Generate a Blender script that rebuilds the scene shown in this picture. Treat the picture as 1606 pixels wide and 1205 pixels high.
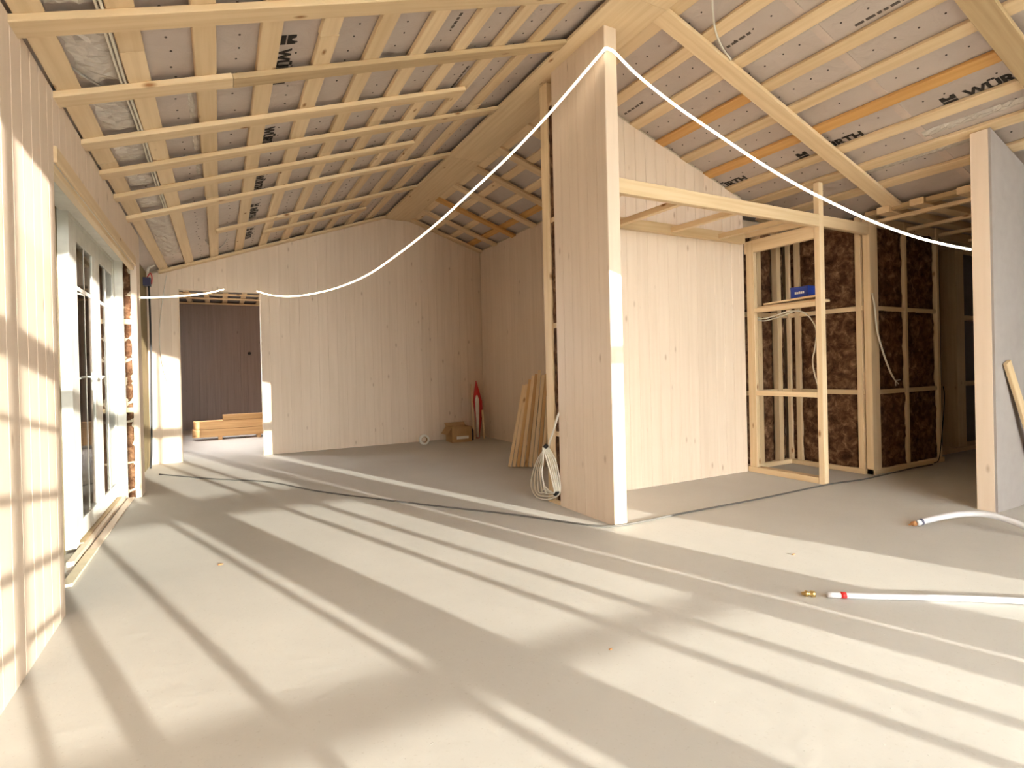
import bpy, bmesh, math, random
from mathutils import Vector, Matrix, Euler
random.seed(7)
S = bpy.context.scene
for o in list(bpy.data.objects): bpy.data.objects.remove(o)
COL = S.collection

# ------------------------------------------------------------------ camera
F_PX, CY_PX, YAW, PITCH, ROLL = 856.26, 583.79, 0.490839, 0.003993, 0.0235107
def cam_axes():
    right = Vector((math.cos(YAW), -math.sin(YAW), 0)); fwd = Vector((math.sin(YAW), math.cos(YAW), 0)); down = Vector((0, 0, -1))
    f2 = fwd*math.cos(PITCH) + down*math.sin(PITCH); d2 = down*math.cos(PITCH) - fwd*math.sin(PITCH)
    r3 = right*math.cos(ROLL) + d2*math.sin(ROLL); d3 = d2*math.cos(ROLL) - right*math.sin(ROLL)
    return r3, d3, f2
cr, cd, cf = cam_axes()
cam = bpy.data.cameras.new('camera'); camo = bpy.data.objects.new('camera', cam); COL.objects.link(camo)
cam.sensor_fit = 'HORIZONTAL'; cam.sensor_width = 36; cam.lens = F_PX/1606*36
cam.shift_y = -(602.5-CY_PX)/1606
cam.clip_start = 0.02; cam.clip_end = 200
camo.matrix_world = Matrix(((cr.x, -cd.x, -cf.x, 0), (cr.y, -cd.y, -cf.y, 0), (cr.z, -cd.z, -cf.z, 1.0), (0, 0, 0, 1)))
S.camera = camo

# ------------------------------------------------------------------ world, sun, exposure
w = bpy.data.worlds.new('sky'); S.world = w; w.use_nodes = True
bg = w.node_tree.nodes['Background']; bg.inputs[0].default_value = (1.0, 0.975, 0.95, 1); bg.inputs[1].default_value = 23.0
AZ, DZDY = math.radians(18.5), 0.150
EL = math.atan(DZDY*math.cos(AZ))
sd = Vector((-math.sin(AZ)*math.cos(EL), math.cos(AZ)*math.cos(EL), -math.sin(EL)))
sl = bpy.data.lights.new('sun', 'SUN'); sl.energy = 15.0; sl.angle = 0.0065; sl.color = (1.0, 0.925, 0.825)
so = bpy.data.objects.new('sun', sl); COL.objects.link(so)
so.rotation_euler = sd.to_track_quat('-Z', 'Y').to_euler(); so.location = (3, -8, 4)
S.view_settings.view_transform = 'Standard'; S.view_settings.look = 'None'; S.view_settings.gamma = 1.0
S.view_settings.use_curve_mapping = False; S.view_settings.exposure = 0.31
try:
    S.cycles.max_bounces = 8; S.cycles.diffuse_bounces = 6; S.cycles.transparent_max_bounces = 8
except Exception: pass

# ------------------------------------------------------------------ materials
def new_mat(name):
    m = bpy.data.materials.new(name); m.use_nodes = True
    nt = m.node_tree; b = nt.nodes['Principled BSDF']
    return m, nt, b
def N(nt, t, **kw):
    n = nt.nodes.new(t)
    for k, v in kw.items():
        if k.startswith('i_'):
            key = k[2:]; key = int(key) if key.isdigit() else key.replace('_', ' ')
            n.inputs[key].default_value = v
        else: setattr(n, k, v)
    return n
def ramp(nt, fac, stops):
    r = N(nt, 'ShaderNodeValToRGB'); e = r.color_ramp.elements
    while len(e) < len(stops): e.new(0.5)
    for i, (p, c) in enumerate(stops):
        e[i].position = p; e[i].color = (c[0], c[1], c[2], 1) if len(c) == 3 else c
    nt.links.new(fac, r.inputs[0]); return r.outputs[0]
def mixc(nt, fac, a, b, mode='MIX'):
    m = N(nt, 'ShaderNodeMix', data_type='RGBA', blend_type=mode)
    if hasattr(fac, 'links'): nt.links.new(fac, m.inputs[0])
    else: m.inputs[0].default_value = fac
    for s, v in ((m.inputs[6], a), (m.inputs[7], b)):
        if hasattr(v, 'links'): nt.links.new(v, s)
        else: s.default_value = (v[0], v[1], v[2], 1)
    return m.outputs[2]
def coords(nt, scale, rnd=True):
    tc = N(nt, 'ShaderNodeTexCoord'); mp = N(nt, 'ShaderNodeMapping'); mp.inputs['Scale'].default_value = scale
    nt.links.new(tc.outputs['Object'], mp.inputs['Vector'])
    if rnd:
        oi = N(nt, 'ShaderNodeObjectInfo'); ml = N(nt, 'ShaderNodeMath', operation='MULTIPLY'); ml.inputs[1].default_value = 37.0
        nt.links.new(oi.outputs['Random'], ml.inputs[0]); cb = N(nt, 'ShaderNodeCombineXYZ')
        for k in range(3): nt.links.new(ml.outputs[0], cb.inputs[k])
        nt.links.new(cb.outputs[0], mp.inputs['Location'])
    return mp.outputs[0]
def bump(nt, b, h, strength=0.2, dist=0.01):
    bm = N(nt, 'ShaderNodeBump'); bm.inputs['Strength'].default_value = strength; bm.inputs['Distance'].default_value = dist
    nt.links.new(h, bm.inputs['Height']); nt.links.new(bm.outputs[0], b.inputs['Normal'])
def wood(name, light, dark, knot, axis=0, knots=0.5, rough=0.55, vary=0.12, gmul=1.0):
    m, nt, b = new_mat(name)
    sc = [22, 22, 22]; sc[axis] = 0.9
    v = coords(nt, sc)
    n1 = N(nt, 'ShaderNodeTexNoise'); n1.inputs['Scale'].default_value = 1.6*gmul; n1.inputs['Detail'].default_value = 4
    nt.links.new(v, n1.inputs['Vector'])
    c = ramp(nt, n1.outputs['Fac'], [(0.3, dark), (0.62, light)])
    kc = [11.0, 11.0, 11.0]; kc[axis] = 4.5
    vk = coords(nt, kc)
    vo = N(nt, 'ShaderNodeTexVoronoi'); vo.inputs['Scale'].default_value = 1.0; nt.links.new(vk, vo.inputs['Vector'])
    kf = ramp(nt, vo.outputs['Distance'], [(0.05, (1, 1, 1)), (0.17, (0, 0, 0))])
    wn = N(nt, 'ShaderNodeTexWhiteNoise', noise_dimensions='3D'); nt.links.new(vo.outputs['Position'], wn.inputs['Vector'])
    th = N(nt, 'ShaderNodeMath', operation='LESS_THAN'); th.inputs[1].default_value = knots*0.5; nt.links.new(wn.outputs['Value'], th.inputs[0])
    mu = N(nt, 'ShaderNodeMath', operation='MULTIPLY'); nt.links.new(kf, mu.inputs[0]); nt.links.new(th.outputs[0], mu.inputs[1])
    c = mixc(nt, mu.outputs[0], c, knot)
    oi = N(nt, 'ShaderNodeObjectInfo')
    tint = ramp(nt, oi.outputs['Random'], [(0.0, (1-vary, 1-vary*1.25, 1-vary*1.6)), (1.0, (1+vary*.5, 1+vary*.45, 1+vary*.4))])
    c = mixc(nt, 1.0, c, tint, 'MULTIPLY')
    nt.links.new(c, b.inputs['Base Color']); b.inputs['Roughness'].default_value = rough; b.inputs['Specular IOR Level'].default_value = 0.3
    return m
M = {}
M['pine'] = wood('pine', (0.75, 0.585, 0.385), (0.67, 0.50, 0.305), (0.30, 0.14, 0.05), 0, 0.5)
M['pine_orange'] = wood('pine_orange', (0.64, 0.37, 0.14), (0.55, 0.30, 0.10), (0.30, 0.12, 0.04), 0, 0.4)
M['pine_pale'] = wood('pine_pale', (0.78, 0.62, 0.42), (0.69, 0.52, 0.32), (0.32, 0.16, 0.07), 0, 0.5)
M['pine_grey'] = wood('pine_grey', (0.50, 0.37, 0.22), (0.42, 0.30, 0.17), (0.25, 0.14, 0.07), 0, 0.4)
M['panel'] = wood('panel', (0.735, 0.605, 0.495), (0.69, 0.56, 0.45), (0.50, 0.37, 0.28), 2, 0.6, 0.5, 0.03, 0.8)
M['panel_x'] = wood('panel_x', (0.735, 0.605, 0.495), (0.69, 0.56, 0.45), (0.50, 0.37, 0.28), 0, 0.6, 0.5, 0.03, 0.8)
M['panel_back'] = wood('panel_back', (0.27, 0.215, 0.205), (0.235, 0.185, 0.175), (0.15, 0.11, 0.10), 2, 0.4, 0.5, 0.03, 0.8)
M['brown_wood'] = wood('brown_wood', (0.20, 0.13, 0.09), (0.14, 0.09, 0.06), (0.07, 0.04, 0.03), 2, 0.3, 0.6, 0.1)
M['cut_timber'] = wood('cut_timber', (0.62, 0.40, 0.20), (0.52, 0.31, 0.14), (0.28, 0.13, 0.05), 0, 0.5, 0.6, 0.2)
def plain(name, col, rough=0.5, metal=0.0, nscale=0, namt=0.08, bmp=0.0, spec=0.4):
    m, nt, b = new_mat(name)
    v = coords(nt, (1, 1, 1), False)
    n1 = N(nt, 'ShaderNodeTexNoise'); n1.inputs['Scale'].default_value = nscale or 12.0; n1.inputs['Detail'].default_value = 5
    nt.links.new(v, n1.inputs['Vector'])
    lo = tuple(x*(1-namt) for x in col); hi = tuple(min(1, x*(1+namt)) for x in col)
    nt.links.new(ramp(nt, n1.outputs['Fac'], [(0.3, lo), (0.7, hi)]), b.inputs['Base Color'])
    b.inputs['Roughness'].default_value = rough; b.inputs['Metallic'].default_value = metal; b.inputs['Specular IOR Level'].default_value = spec
    if bmp: bump(nt, b, n1.outputs['Fac'], bmp, 0.01)
    return m
M['white_frame'] = plain('white_frame', (0.80, 0.79, 0.74), 0.35)
M['grey_board'] = plain('grey_board', (0.35, 0.31, 0.295), 0.7, namt=0.04)
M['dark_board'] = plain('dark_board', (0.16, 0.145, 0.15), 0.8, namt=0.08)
M['core'] = plain('core', (0.50, 0.41, 0.30), 0.8)
M['olive'] = plain('olive', (0.20, 0.15, 0.07), 0.8)
M['black'] = plain('black', (0.015, 0.014, 0.014), 0.5)
M['black_cable'] = plain('black_cable', (0.11, 0.10, 0.09), 0.6)
M['white_pipe'] = plain('white_pipe', (0.60, 0.58, 0.60), 0.35)
M['white_cable'] = plain('white_cable', (0.68, 0.64, 0.56), 0.45)
M['red'] = plain('red', (0.55, 0.02, 0.02), 0.4, namt=0.2)
M['blue'] = plain('blue', (0.02, 0.05, 0.33), 0.5)
M['darkblue'] = plain('darkblue', (0.03, 0.03, 0.08), 0.5)
M['brass'] = plain('brass', (0.62, 0.44, 0.18), 0.3, 1.0)
M['rust'] = plain('rust', (0.42, 0.20, 0.08), 0.6, 0.3)
M['cardboard'] = plain('cardboard', (0.42, 0.26, 0.13), 0.85)
M['paper'] = plain('paper', (0.78, 0.75, 0.70), 0.7)
M['white_ring'] = plain('white_ring', (0.75, 0.72, 0.66), 0.5)
M['steel'] = plain('steel', (0.5, 0.5, 0.5), 0.4, 0.8)
M['print_black'] = plain('print_black', (0.02, 0.016, 0.015), 0.6)
M['print_grey'] = plain('print_grey', (0.10, 0.08, 0.07), 0.6)
M['staple'] = plain('staple', (0.07, 0.055, 0.05), 0.6)
M['tape'] = plain('tape', (0.56, 0.46, 0.41), 0.5)
M['ground'] = plain('ground', (0.30, 0.29, 0.24), 0.9, nscale=3, namt=0.3)
M['foam'] = plain('foam', (0.70, 0.62, 0.46), 0.8)
def mat_membrane():
    m, nt, b = new_mat('membrane'); v = coords(nt, (1, 1, 1), False)
    n1 = N(nt, 'ShaderNodeTexNoise'); n1.inputs['Scale'].default_value = 3.0; n1.inputs['Detail'].default_value = 3; nt.links.new(v, n1.inputs['Vector'])
    n2 = N(nt, 'ShaderNodeTexNoise'); n2.inputs['Scale'].default_value = 9.0; n2.inputs['Detail'].default_value = 6; n2.inputs['Distortion'].default_value = 1.2; nt.links.new(v, n2.inputs['Vector'])
    c = ramp(nt, n1.outputs['Fac'], [(0.3, (0.455, 0.385, 0.35)), (0.7, (0.515, 0.44, 0.405))])
    nt.links.new(c, b.inputs['Base Color']); b.inputs['Roughness'].default_value = 0.38
    bump(nt, b, n2.outputs['Fac'], 0.35, 0.02); return m
M['membrane'] = mat_membrane()
def mat_plastic():
    m, nt, b = new_mat('clear_plastic'); v = coords(nt, (1, 1, 1), False)
    n2 = N(nt, 'ShaderNodeTexNoise'); n2.inputs['Scale'].default_value = 12.0; n2.inputs['Detail'].default_value = 5; n2.inputs['Distortion'].default_value = 2.0; nt.links.new(v, n2.inputs['Vector'])
    c = ramp(nt, n2.outputs['Fac'], [(0.35, (0.47, 0.42, 0.38)), (0.65, (0.56, 0.51, 0.46))])
    nt.links.new(c, b.inputs['Base Color']); b.inputs['Roughness'].default_value = 0.22
    bump(nt, b, n2.outputs['Fac'], 0.3, 0.01); return m
M['plastic'] = mat_plastic()
def mat_concrete():
    m, nt, b = new_mat('concrete'); v = coords(nt, (1, 1, 1), False)
    n1 = N(nt, 'ShaderNodeTexNoise'); n1.inputs['Scale'].default_value = 1.1; n1.inputs['Detail'].default_value = 8; n1.inputs['Roughness'].default_value = 0.6; nt.links.new(v, n1.inputs['Vector'])
    n2 = N(nt, 'ShaderNodeTexNoise'); n2.inputs['Scale'].default_value = 85; n2.inputs['Detail'].default_value = 4; nt.links.new(v, n2.inputs['Vector'])
    n3 = N(nt, 'ShaderNodeTexNoise'); n3.inputs['Scale'].default_value = 16; n3.inputs['Detail'].default_value = 5; nt.links.new(v, n3.inputs['Vector'])
    vo = N(nt, 'ShaderNodeTexVoronoi'); vo.inputs['Scale'].default_value = 22; nt.links.new(v, vo.inputs['Vector'])
    c = ramp(nt, n1.outputs['Fac'], [(0.3, (0.485, 0.463, 0.437)), (0.7, (0.55, 0.527, 0.498))])
    c = mixc(nt, ramp(nt, n2.outputs['Fac'], [(0.62, (0, 0, 0)), (0.75, (0.35, 0.35, 0.35))]), c, (0.36, 0.32, 0.28))
    c = mixc(nt, ramp(nt, vo.outputs['Distance'], [(0.015, (0.7, 0.7, 0.7)), (0.05, (0, 0, 0))]), c, (0.66, 0.63, 0.58))
    nt.links.new(c, b.inputs['Base Color']); b.inputs['Roughness'].default_value = 0.62; b.inputs['Specular IOR Level'].default_value = 0.25
    ad = N(nt, 'ShaderNodeMath', operation='ADD'); nt.links.new(n3.outputs['Fac'], ad.inputs[0])
    nt.links.new(ramp(nt, vo.outputs['Distance'], [(0.0, (1, 1, 1)), (0.08, (0, 0, 0))]), ad.inputs[1])
    bump(nt, b, ad.outputs[0], 0.32, 0.006); return m
M['concrete'] = mat_concrete()
def mat_wool():
    m, nt, b = new_mat('mineral_wool'); v = coords(nt, (1, 1, 1))
    n1 = N(nt, 'ShaderNodeTexNoise'); n1.inputs['Scale'].default_value = 13; n1.inputs['Detail'].default_value = 12; n1.inputs['Roughness'].default_value = 0.68; n1.inputs['Distortion'].default_value = 0.5; nt.links.new(v, n1.inputs['Vector'])
    v2 = coords(nt, (14, 14, 60)); n2 = N(nt, 'ShaderNodeTexNoise'); n2.inputs['Scale'].default_value = 2; n2.inputs['Detail'].default_value = 6; n2.inputs['Distortion'].default_value = 3; nt.links.new(v2, n2.inputs['Vector'])
    c = ramp(nt, n1.outputs['Fac'], [(0.32, (0.035, 0.015, 0.008)), (0.48, (0.105, 0.050, 0.026)), (0.60, (0.22, 0.118, 0.066)), (0.72, (0.44, 0.27, 0.16))])
    c = mixc(nt, ramp(nt, n2.outputs['Fac'], [(0.58, (0, 0, 0)), (0.80, (0.4, 0.4, 0.4))]), c, (0.26, 0.15, 0.08))
    nt.links.new(c, b.inputs['Base Color']); b.inputs['Roughness'].default_value = 0.95; b.inputs['Specular IOR Level'].default_value = 0.1
    bump(nt, b, n1.outputs['Fac'], 0.8, 0.03); return m
M['wool'] = mat_wool()
def mat_glass():
    m, nt, b = new_mat('glass'); nt.nodes.remove(b); out = nt.nodes['Material Output']
    tr = N(nt, 'ShaderNodeBsdfTransparent'); tr.inputs[0].default_value = (0.90, 0.93, 0.91, 1)
    gl = N(nt, 'ShaderNodeBsdfGlossy'); gl.inputs['Roughness'].default_value = 0.02
    fr = N(nt, 'ShaderNodeFresnel'); fr.inputs[0].default_value = 1.45
    mx = N(nt, 'ShaderNodeMixShader'); nt.links.new(fr.outputs[0], mx.inputs[0]); nt.links.new(tr.outputs[0], mx.inputs[1]); nt.links.new(gl.outputs[0], mx.inputs[2])
    nt.links.new(mx.outputs[0], out.inputs[0]); return m
M['glass'] = mat_glass()
def mat_led():
    m, nt, b = new_mat('led'); b.inputs['Base Color'].default_value = (1, 0.95, 0.85, 1)
    b.inputs['Emission Color'].default_value = (1.0, 0.88, 0.66, 1); b.inputs['Emission Strength'].default_value = 4.0
    try: m.cycles.emission_sampling = 'NONE'
    except Exception: pass
    return m
M['led'] = mat_led()

# ------------------------------------------------------------------ helpers
def tag(o, label=None, cat=None, group=None, kind=None):
    if label: o['label'] = label
    if cat: o['category'] = cat
    if group: o['group'] = group
    if kind: o['kind'] = kind
    return o
def empty(name, loc=(0, 0, 0)):
    o = bpy.data.objects.new(name, None); COL.objects.link(o); o.location = loc; o.empty_display_size = 0.05; return o
def put(o, parent, mat=None, mtx=None):
    COL.objects.link(o)
    mtx = mtx if mtx is not None else Matrix.Identity(4)
    if parent is None: o.matrix_local = mtx
    if parent is not None:
        o.parent = parent
        off = Vector(parent.location)
        pp = parent.parent
        while pp is not None: off += Vector(pp.location); pp = pp.parent
        o.matrix_local = Matrix.Translation(-off) @ mtx
    if mat is not None: o.data.materials.append(M[mat] if isinstance(mat, str) else mat)
    return o
def meshobj(name, verts, faces, mat, parent=None, mtx=None, smooth=False, loc=None):
    """verts in world coords; origin moved to loc (default: bounding centre bottom) so that each piece owns its place"""
    me = bpy.data.meshes.new(name)
    if mtx is None:
        if loc is None:
            xs = [v[0] for v in verts]; ys = [v[1] for v in verts]; zs = [v[2] for v in verts]
            loc = ((min(xs)+max(xs))/2, (min(ys)+max(ys))/2, min(zs))
        verts = [(v[0]-loc[0], v[1]-loc[1], v[2]-loc[2]) for v in verts]
        mtx = Matrix.Translation(loc)
    me.from_pydata([tuple(v) for v in verts], [], faces); me.validate(); me.update()
    bm = bmesh.new(); bm.from_mesh(me); bmesh.ops.recalc_face_normals(bm, faces=bm.faces); bm.to_mesh(me); bm.free()
    if smooth:
        for p in me.polygons: p.use_smooth = True
    o = bpy.data.objects.new(name, me)
    return put(o, parent, mat, mtx)
BOXF = [(0, 1, 2, 3), (7, 6, 5, 4), (0, 4, 5, 1), (1, 5, 6, 2), (2, 6, 7, 3), (3, 7, 4, 0)]
def boxv(a, b):
    (x0, y0, z0), (x1, y1, z1) = a, b
    return [(x0, y0, z0), (x1, y0, z0), (x1, y1, z0), (x0, y1, z0), (x0, y0, z1), (x1, y0, z1), (x1, y1, z1), (x0, y1, z1)]
def box(name, a, b, mat, parent=None): return meshobj(name, boxv(a, b), BOXF, mat, parent)
def chbox(L, W, T, c=0.003):
    """chamfered bar, length along local X, centred"""
    prof = [(-W/2+c, -T/2), (W/2-c, -T/2), (W/2, -T/2+c), (W/2, T/2-c), (W/2-c, T/2), (-W/2+c, T/2), (-W/2, T/2-c), (-W/2, -T/2+c)]
    v = [(-L/2, p[0], p[1]) for p in prof] + [(L/2, p[0], p[1]) for p in prof]
    f = [tuple(range(7, -1, -1)), tuple(range(8, 16))] + [(i, (i+1) % 8, 8+(i+1) % 8, 8+i) for i in range(8)]
    return v, f
def bar(name, p0, p1, W, T, mat, parent=None, up=(0, 0, 1), c=0.003):
    """timber from p0 to p1 (centre line); W across, T along 'up'"""
    p0, p1 = Vector(p0), Vector(p1); x = (p1-p0); L = x.length; x.normalize()
    u = Vector(up); y = u.cross(x).normalized(); z = x.cross(y).normalized()
    v, f = chbox(L, W, T, c)
    mid = (p0+p1)/2
    m = Matrix(((x.x, y.x, z.x, mid.x), (x.y, y.y, z.y, mid.y), (x.z, y.z, z.z, mid.z), (0, 0, 0, 1)))
    return meshobj(name, v, f, mat, parent, mtx=m)
def stud(name, x0, x1, y0, y1, z0, z1, mat, parent=None):
    """vertical timber given by its box"""
    return bar(name, ((x0+x1)/2, (y0+y1)/2, z0), ((x0+x1)/2, (y0+y1)/2, z1), x1-x0, y1-y0, mat, parent, up=(0, 1, 0))
def xbar(name, x0, x1, y0, y1, z0, z1, mat, parent=None):
    return bar(name, (x0, (y0+y1)/2, (z0+z1)/2), (x1, (y0+y1)/2, (z0+z1)/2), y1-y0, z1-z0, mat, parent)
def ybar(name, x0, x1, y0, y1, z0, z1, mat, parent=None):
    return bar(name, ((x0+x1)/2, y0, (z0+z1)/2), ((x0+x1)/2, y1, (z0+z1)/2), x1-x0, z1-z0, mat, parent)
def smooth_path(pts, n=8):
    P = [Vector(p) for p in pts]; P = [P[0]*2-P[1]] + P + [P[-1]*2-P[-2]]; out = []
    for i in range(1, len(P)-2):
        for k in range(n):
            t = k/n; a, b, c, d = P[i-1], P[i], P[i+1], P[i+2]
            out.append(0.5*((2*b)+(c-a)*t+(2*a-5*b+4*c-d)*t*t+(3*b-a-3*c+d)*t**3))
    out.append(P[-2]); return out
def tubegeo(path, r, sides=8):
    v, f = [], []; prev = None
    for i, p in enumerate(path):
        t = (path[min(i+1, len(path)-1)]-path[max(i-1, 0)]).normalized()
        ref = prev if prev is not None else (Vector((0, 0, 1)) if abs(t.z) < 0.9 else Vector((1, 0, 0)))
        a = (ref-t*ref.dot(t)).normalized(); b = t.cross(a); prev = a
        for k in range(sides):
            an = 2*math.pi*k/sides; v.append(p+a*math.cos(an)*r+b*math.sin(an)*r)
    for i in range(len(path)-1):
        for k in range(sides):
            f.append((i*sides+k, i*sides+(k+1) % sides, (i+1)*sides+(k+1) % sides, (i+1)*sides+k))
    n = len(v); f.append(tuple(range(sides-1, -1, -1))); f.append(tuple(range(n-sides, n)))
    return v, f
def tube(name, pts, r, mat, parent=None, n=8, sides=8, smooth=True):
    path = smooth_path(pts, n) if len(pts) > 2 else [Vector(p) for p in pts]
    v, f = tubegeo(path, r, sides)
    return meshobj(name, v, f, mat, parent, smooth=smooth)
def lathe(name, prof, p0, axis, mat, parent=None, sides=16):
    """prof: list of (distance along axis, radius)"""
    ax = Vector(axis).normalized(); ref = Vector((0, 0, 1)) if abs(ax.z) < 0.9 else Vector((1, 0, 0))
    a = (ref-ax*ref.dot(ax)).normalized(); b = ax.cross(a); v, f = [], []
    for d, r in prof:
        for k in range(sides):
            an = 2*math.pi*k/sides; v.append(Vector(p0)+ax*d+(a*math.cos(an)+b*math.sin(an))*r)
    for i in range(len(prof)-1):
        for k in range(sides): f.append((i*sides+k, i*sides+(k+1) % sides, (i+1)*sides+(k+1) % sides, (i+1)*sides+k))
    f.append(tuple(range(sides-1, -1, -1))); n = len(v); f.append(tuple(range(n-sides, n)))
    return meshobj(name, v, f, mat, parent, smooth=True)
# roof planes (sheet underside)
XR, ZR, SLL, SLR, XE = 2.25, 3.270, 0.350, 0.338, -0.604
X_FLAT, Z_FLAT = 5.120, 2.30
def zroof(x):
    if x <= XR: return ZR-SLL*(XR-x)
    return max(ZR-SLR*(x-XR), Z_FLAT)
OFF_Y, OFF_S = 0.030, 0.058
def board_wall(root, p0, u, n, length, width, z0, ztop, mat='panel', thick=0.016, openings=(), start=0.0, gap=0.0003, cham=0.0023, name='board'):
    """vertical tongue-and-groove boards; p0 base corner on the face plane, u along, n outward normal"""
    p0 = Vector((p0[0], p0[1], 0)); u = Vector((u[0], u[1], 0)); n = Vector((n[0], n[1], 0))
    s = start-width if start > 0 else 0.0
    while s < length-0.004:
        a, b = max(s, 0.0), min(s+width, length); s += width
        if b-a < 0.006: continue
        cuts = sorted({a, b} | {e for (sa, sb, za, zb) in openings for e in (sa, sb) if a < e < b})
        for a2, b2 in zip(cuts[:-1], cuts[1:]):
            mid = (a2+b2)/2; spans = [(z0, None)]
            for (sa, sb, za, zb) in openings:
                if sa <= mid <= sb:
                    spans = ([(z0, za)] if za > z0+0.01 else []) + [(zb, None)]
            for (zl, zh) in spans:
                g = gap; prof = [(a2+g, 0), (a2+g, -thick+0.0), (b2-g, -thick), (b2-g, 0)]
                prof = [(a2+g, -thick), (a2+g, -cham), (a2+g+cham, 0), (b2-g-cham, 0), (b2-g, -cham), (b2-g, -thick)]
                vb, vt = [], []
                for (ss, dd) in prof:
                    q = p0+u*ss+n*dd
                    vb.append((q.x, q.y, zl)); zt = ztop(q.x, q.y) if zh is None else zh
                    vt.append((q.x, q.y, max(zt, zl+0.005)))
                fs = [tuple(range(5, -1, -1)), tuple(range(6, 12))]+[(i, (i+1) % 6, 6+(i+1) % 6, 6+i) for i in range(6)]
                meshobj(name, vb+vt, fs, mat, root)

# ------------------------------------------------------------------ floor, ground
YF = 7.55       # face of the far wall
YG = -2.5       # glazed gable behind the camera
fl_o = box('floor', (-0.84, YG-0.2, -0.15), (9.0, 12.6, 0.0), 'concrete')
tag(fl_o, 'pale grey concrete floor slab streaked with long window shadows', 'floor', kind='structure')
gr = box('ground', (-40, -40, -0.32), (40, 45, -0.18), 'ground'); tag(gr, 'bare ground outside around the house', 'ground', kind='structure')

# ------------------------------------------------------------------ left wall with terrace door opening
wl = empty('wall_left', (-0.7, 2, 0)); tag(wl, 'left wall of whitewashed vertical boards lit by sun', 'wall', kind='structure')
ztL = lambda x, y: zroof(XE)-OFF_Y
board_wall(wl, (XE, YG), (0, 1), (1, 0), 2.96-YG, 0.112, 0.0, ztL)
board_wall(wl, (XE, 2.96), (0, 1), (1, 0), 5.77-2.96, 0.112, 2.0, ztL)
box('wall_core', (-0.80, YG, 0.0), (XE-0.016, 2.955, 2.42), 'core', wl)
box('wall_core', (-0.80, 2.955, 2.005), (XE-0.016, 5.77, 2.42), 'core', wl)
box('outer_wall', (-1.05, YG-0.2, -0.2), (-0.82, 3.98, 2.42), 'brown_wood', wl)
box('outer_wall', (-1.05, 5.60, -0.2), (-0.82, 8.3, 2.42), 'brown_wood', wl)
box('outer_wall', (-1.05, 8.3, -0.2), (-0.82, 10.6, 0.9), 'brown_wood', wl)  # gap above this piece is an added opening, lets daylight into the back room
box('outer_wall', (-1.05, 8.3, 2.0), (-0.82, 10.6, 2.42), 'brown_wood', wl)
box('outer_wall', (-1.05, 10.6, -0.2), (-0.82, 12.6, 2.42), 'brown_wood', wl)
box('outer_lintel', (-1.05, 3.98, 2.10), (-0.82, 5.60, 2.42), 'brown_wood', wl)
box('bare_wall', (-0.82, 2.96, 0.0), (-0.806, 3.98, 2.08), 'olive', wl)
box('bare_wall', (-0.82, 5.77, 0.0), (-0.73, YF, 2.40), 'olive', wl)
# pier end beside the door: frame edge, wool, end board
box('pier_core', (-0.80, 5.565, 0.0), (XE-0.018, 5.755, 2.005), 'core', wl)
box('end_board', (-0.648, 5.55, 0.0), (XE, 5.566, 2.0), 'panel', wl)
box('reveal_board', (-0.80, 5.55, 0.0), (-0.70, 5.566, 2.0), 'white_frame', wl)
board_wall(wl, (XE, 5.566), (0, 1), (1, 0), 5.77-5.566, 0.112, 0.0, lambda x, y: 2.0)
def wool_panel(name, o, u, v, n, U, V, parent, amp=0.03, du=0.035, seed=0):
    o, u, v, n = Vector(o), Vector(u), Vector(v), Vector(n)
    nu, nv = max(2, int(U/du)), max(2, int(V/du)); rr = random.Random(seed); verts, f = [], []
    H = [[rr.uniform(-amp, amp)*.55 + amp*.6*math.sin(i*.9+seed)*math.cos(j*.7+seed*2) for j in range(nv+1)] for i in range(nu+1)]
    for i in range(nu+1):
        for j in range(nv+1):
            verts.append(o+u*(U*i/nu)+v*(V*j/nv)+n*(H[i][j] if 0 < i < nu else H[i][j]*0.35-amp*0.6))
    for i in range(nu):
        for j in range(nv):
            a = i*(nv+1)+j; f.append((a, a+nv+1, a+nv+2, a+1))
    k = len(verts)
    verts += [o-n*.06, o+u*U-n*.06, o+u*U+v*V-n*.06, o+v*V-n*.06]; f.append((k+3, k+2, k+1, k))
    e0 = [i*(nv+1) for i in range(nu+1)]; e1 = [i*(nv+1)+nv for i in range(nu+1)]
    f.append(tuple(e0)+(k+1, k)); f.append(tuple(reversed(e1))+(k+3, k+2))
    f.append(tuple(range(nv, -1, -1))+(k, k+3)); f.append(tuple(nu*(nv+1)+j for j in range(nv+1))+(k+2, k+1))
    return meshobj(name, verts, f, 'wool', parent, smooth=True)
for z0, z1 in ((0.0, 0.72), (0.76, 1.46), (1.50, 2.0)):
    wool_panel('insulation_strip', (-0.70, 5.562, z0), (1, 0, 0), (0, 0, 1), (0, -1, 0), 0.05, z1-z0, wl, 0.005, 0.02, int(z0*10))
for zz in (0.72, 1.46): box('batten_end', (-0.70, 5.553, zz), (-0.648, 5.57, zz+0.04), 'pine', wl)
# head trim over the opening: two mouldings
t1 = empty('trim_1', (-0.6, 4.2, 1.9)); tag(t1, 'raw pine head trim over the terrace door opening', 'trim', kind='structure')
ybar('moulding', -0.606, -0.592, 2.96, 5.42, 1.93, 2.00, 'pine_pale', t1)
ybar('moulding', -0.640, -0.606, 2.96, 5.42, 1.895, 1.93, 'pine_pale', t1)
box('soffit', (-0.80, 2.96, 1.985), (-0.606, 5.55, 2.005), 'white_frame', t1)

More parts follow.
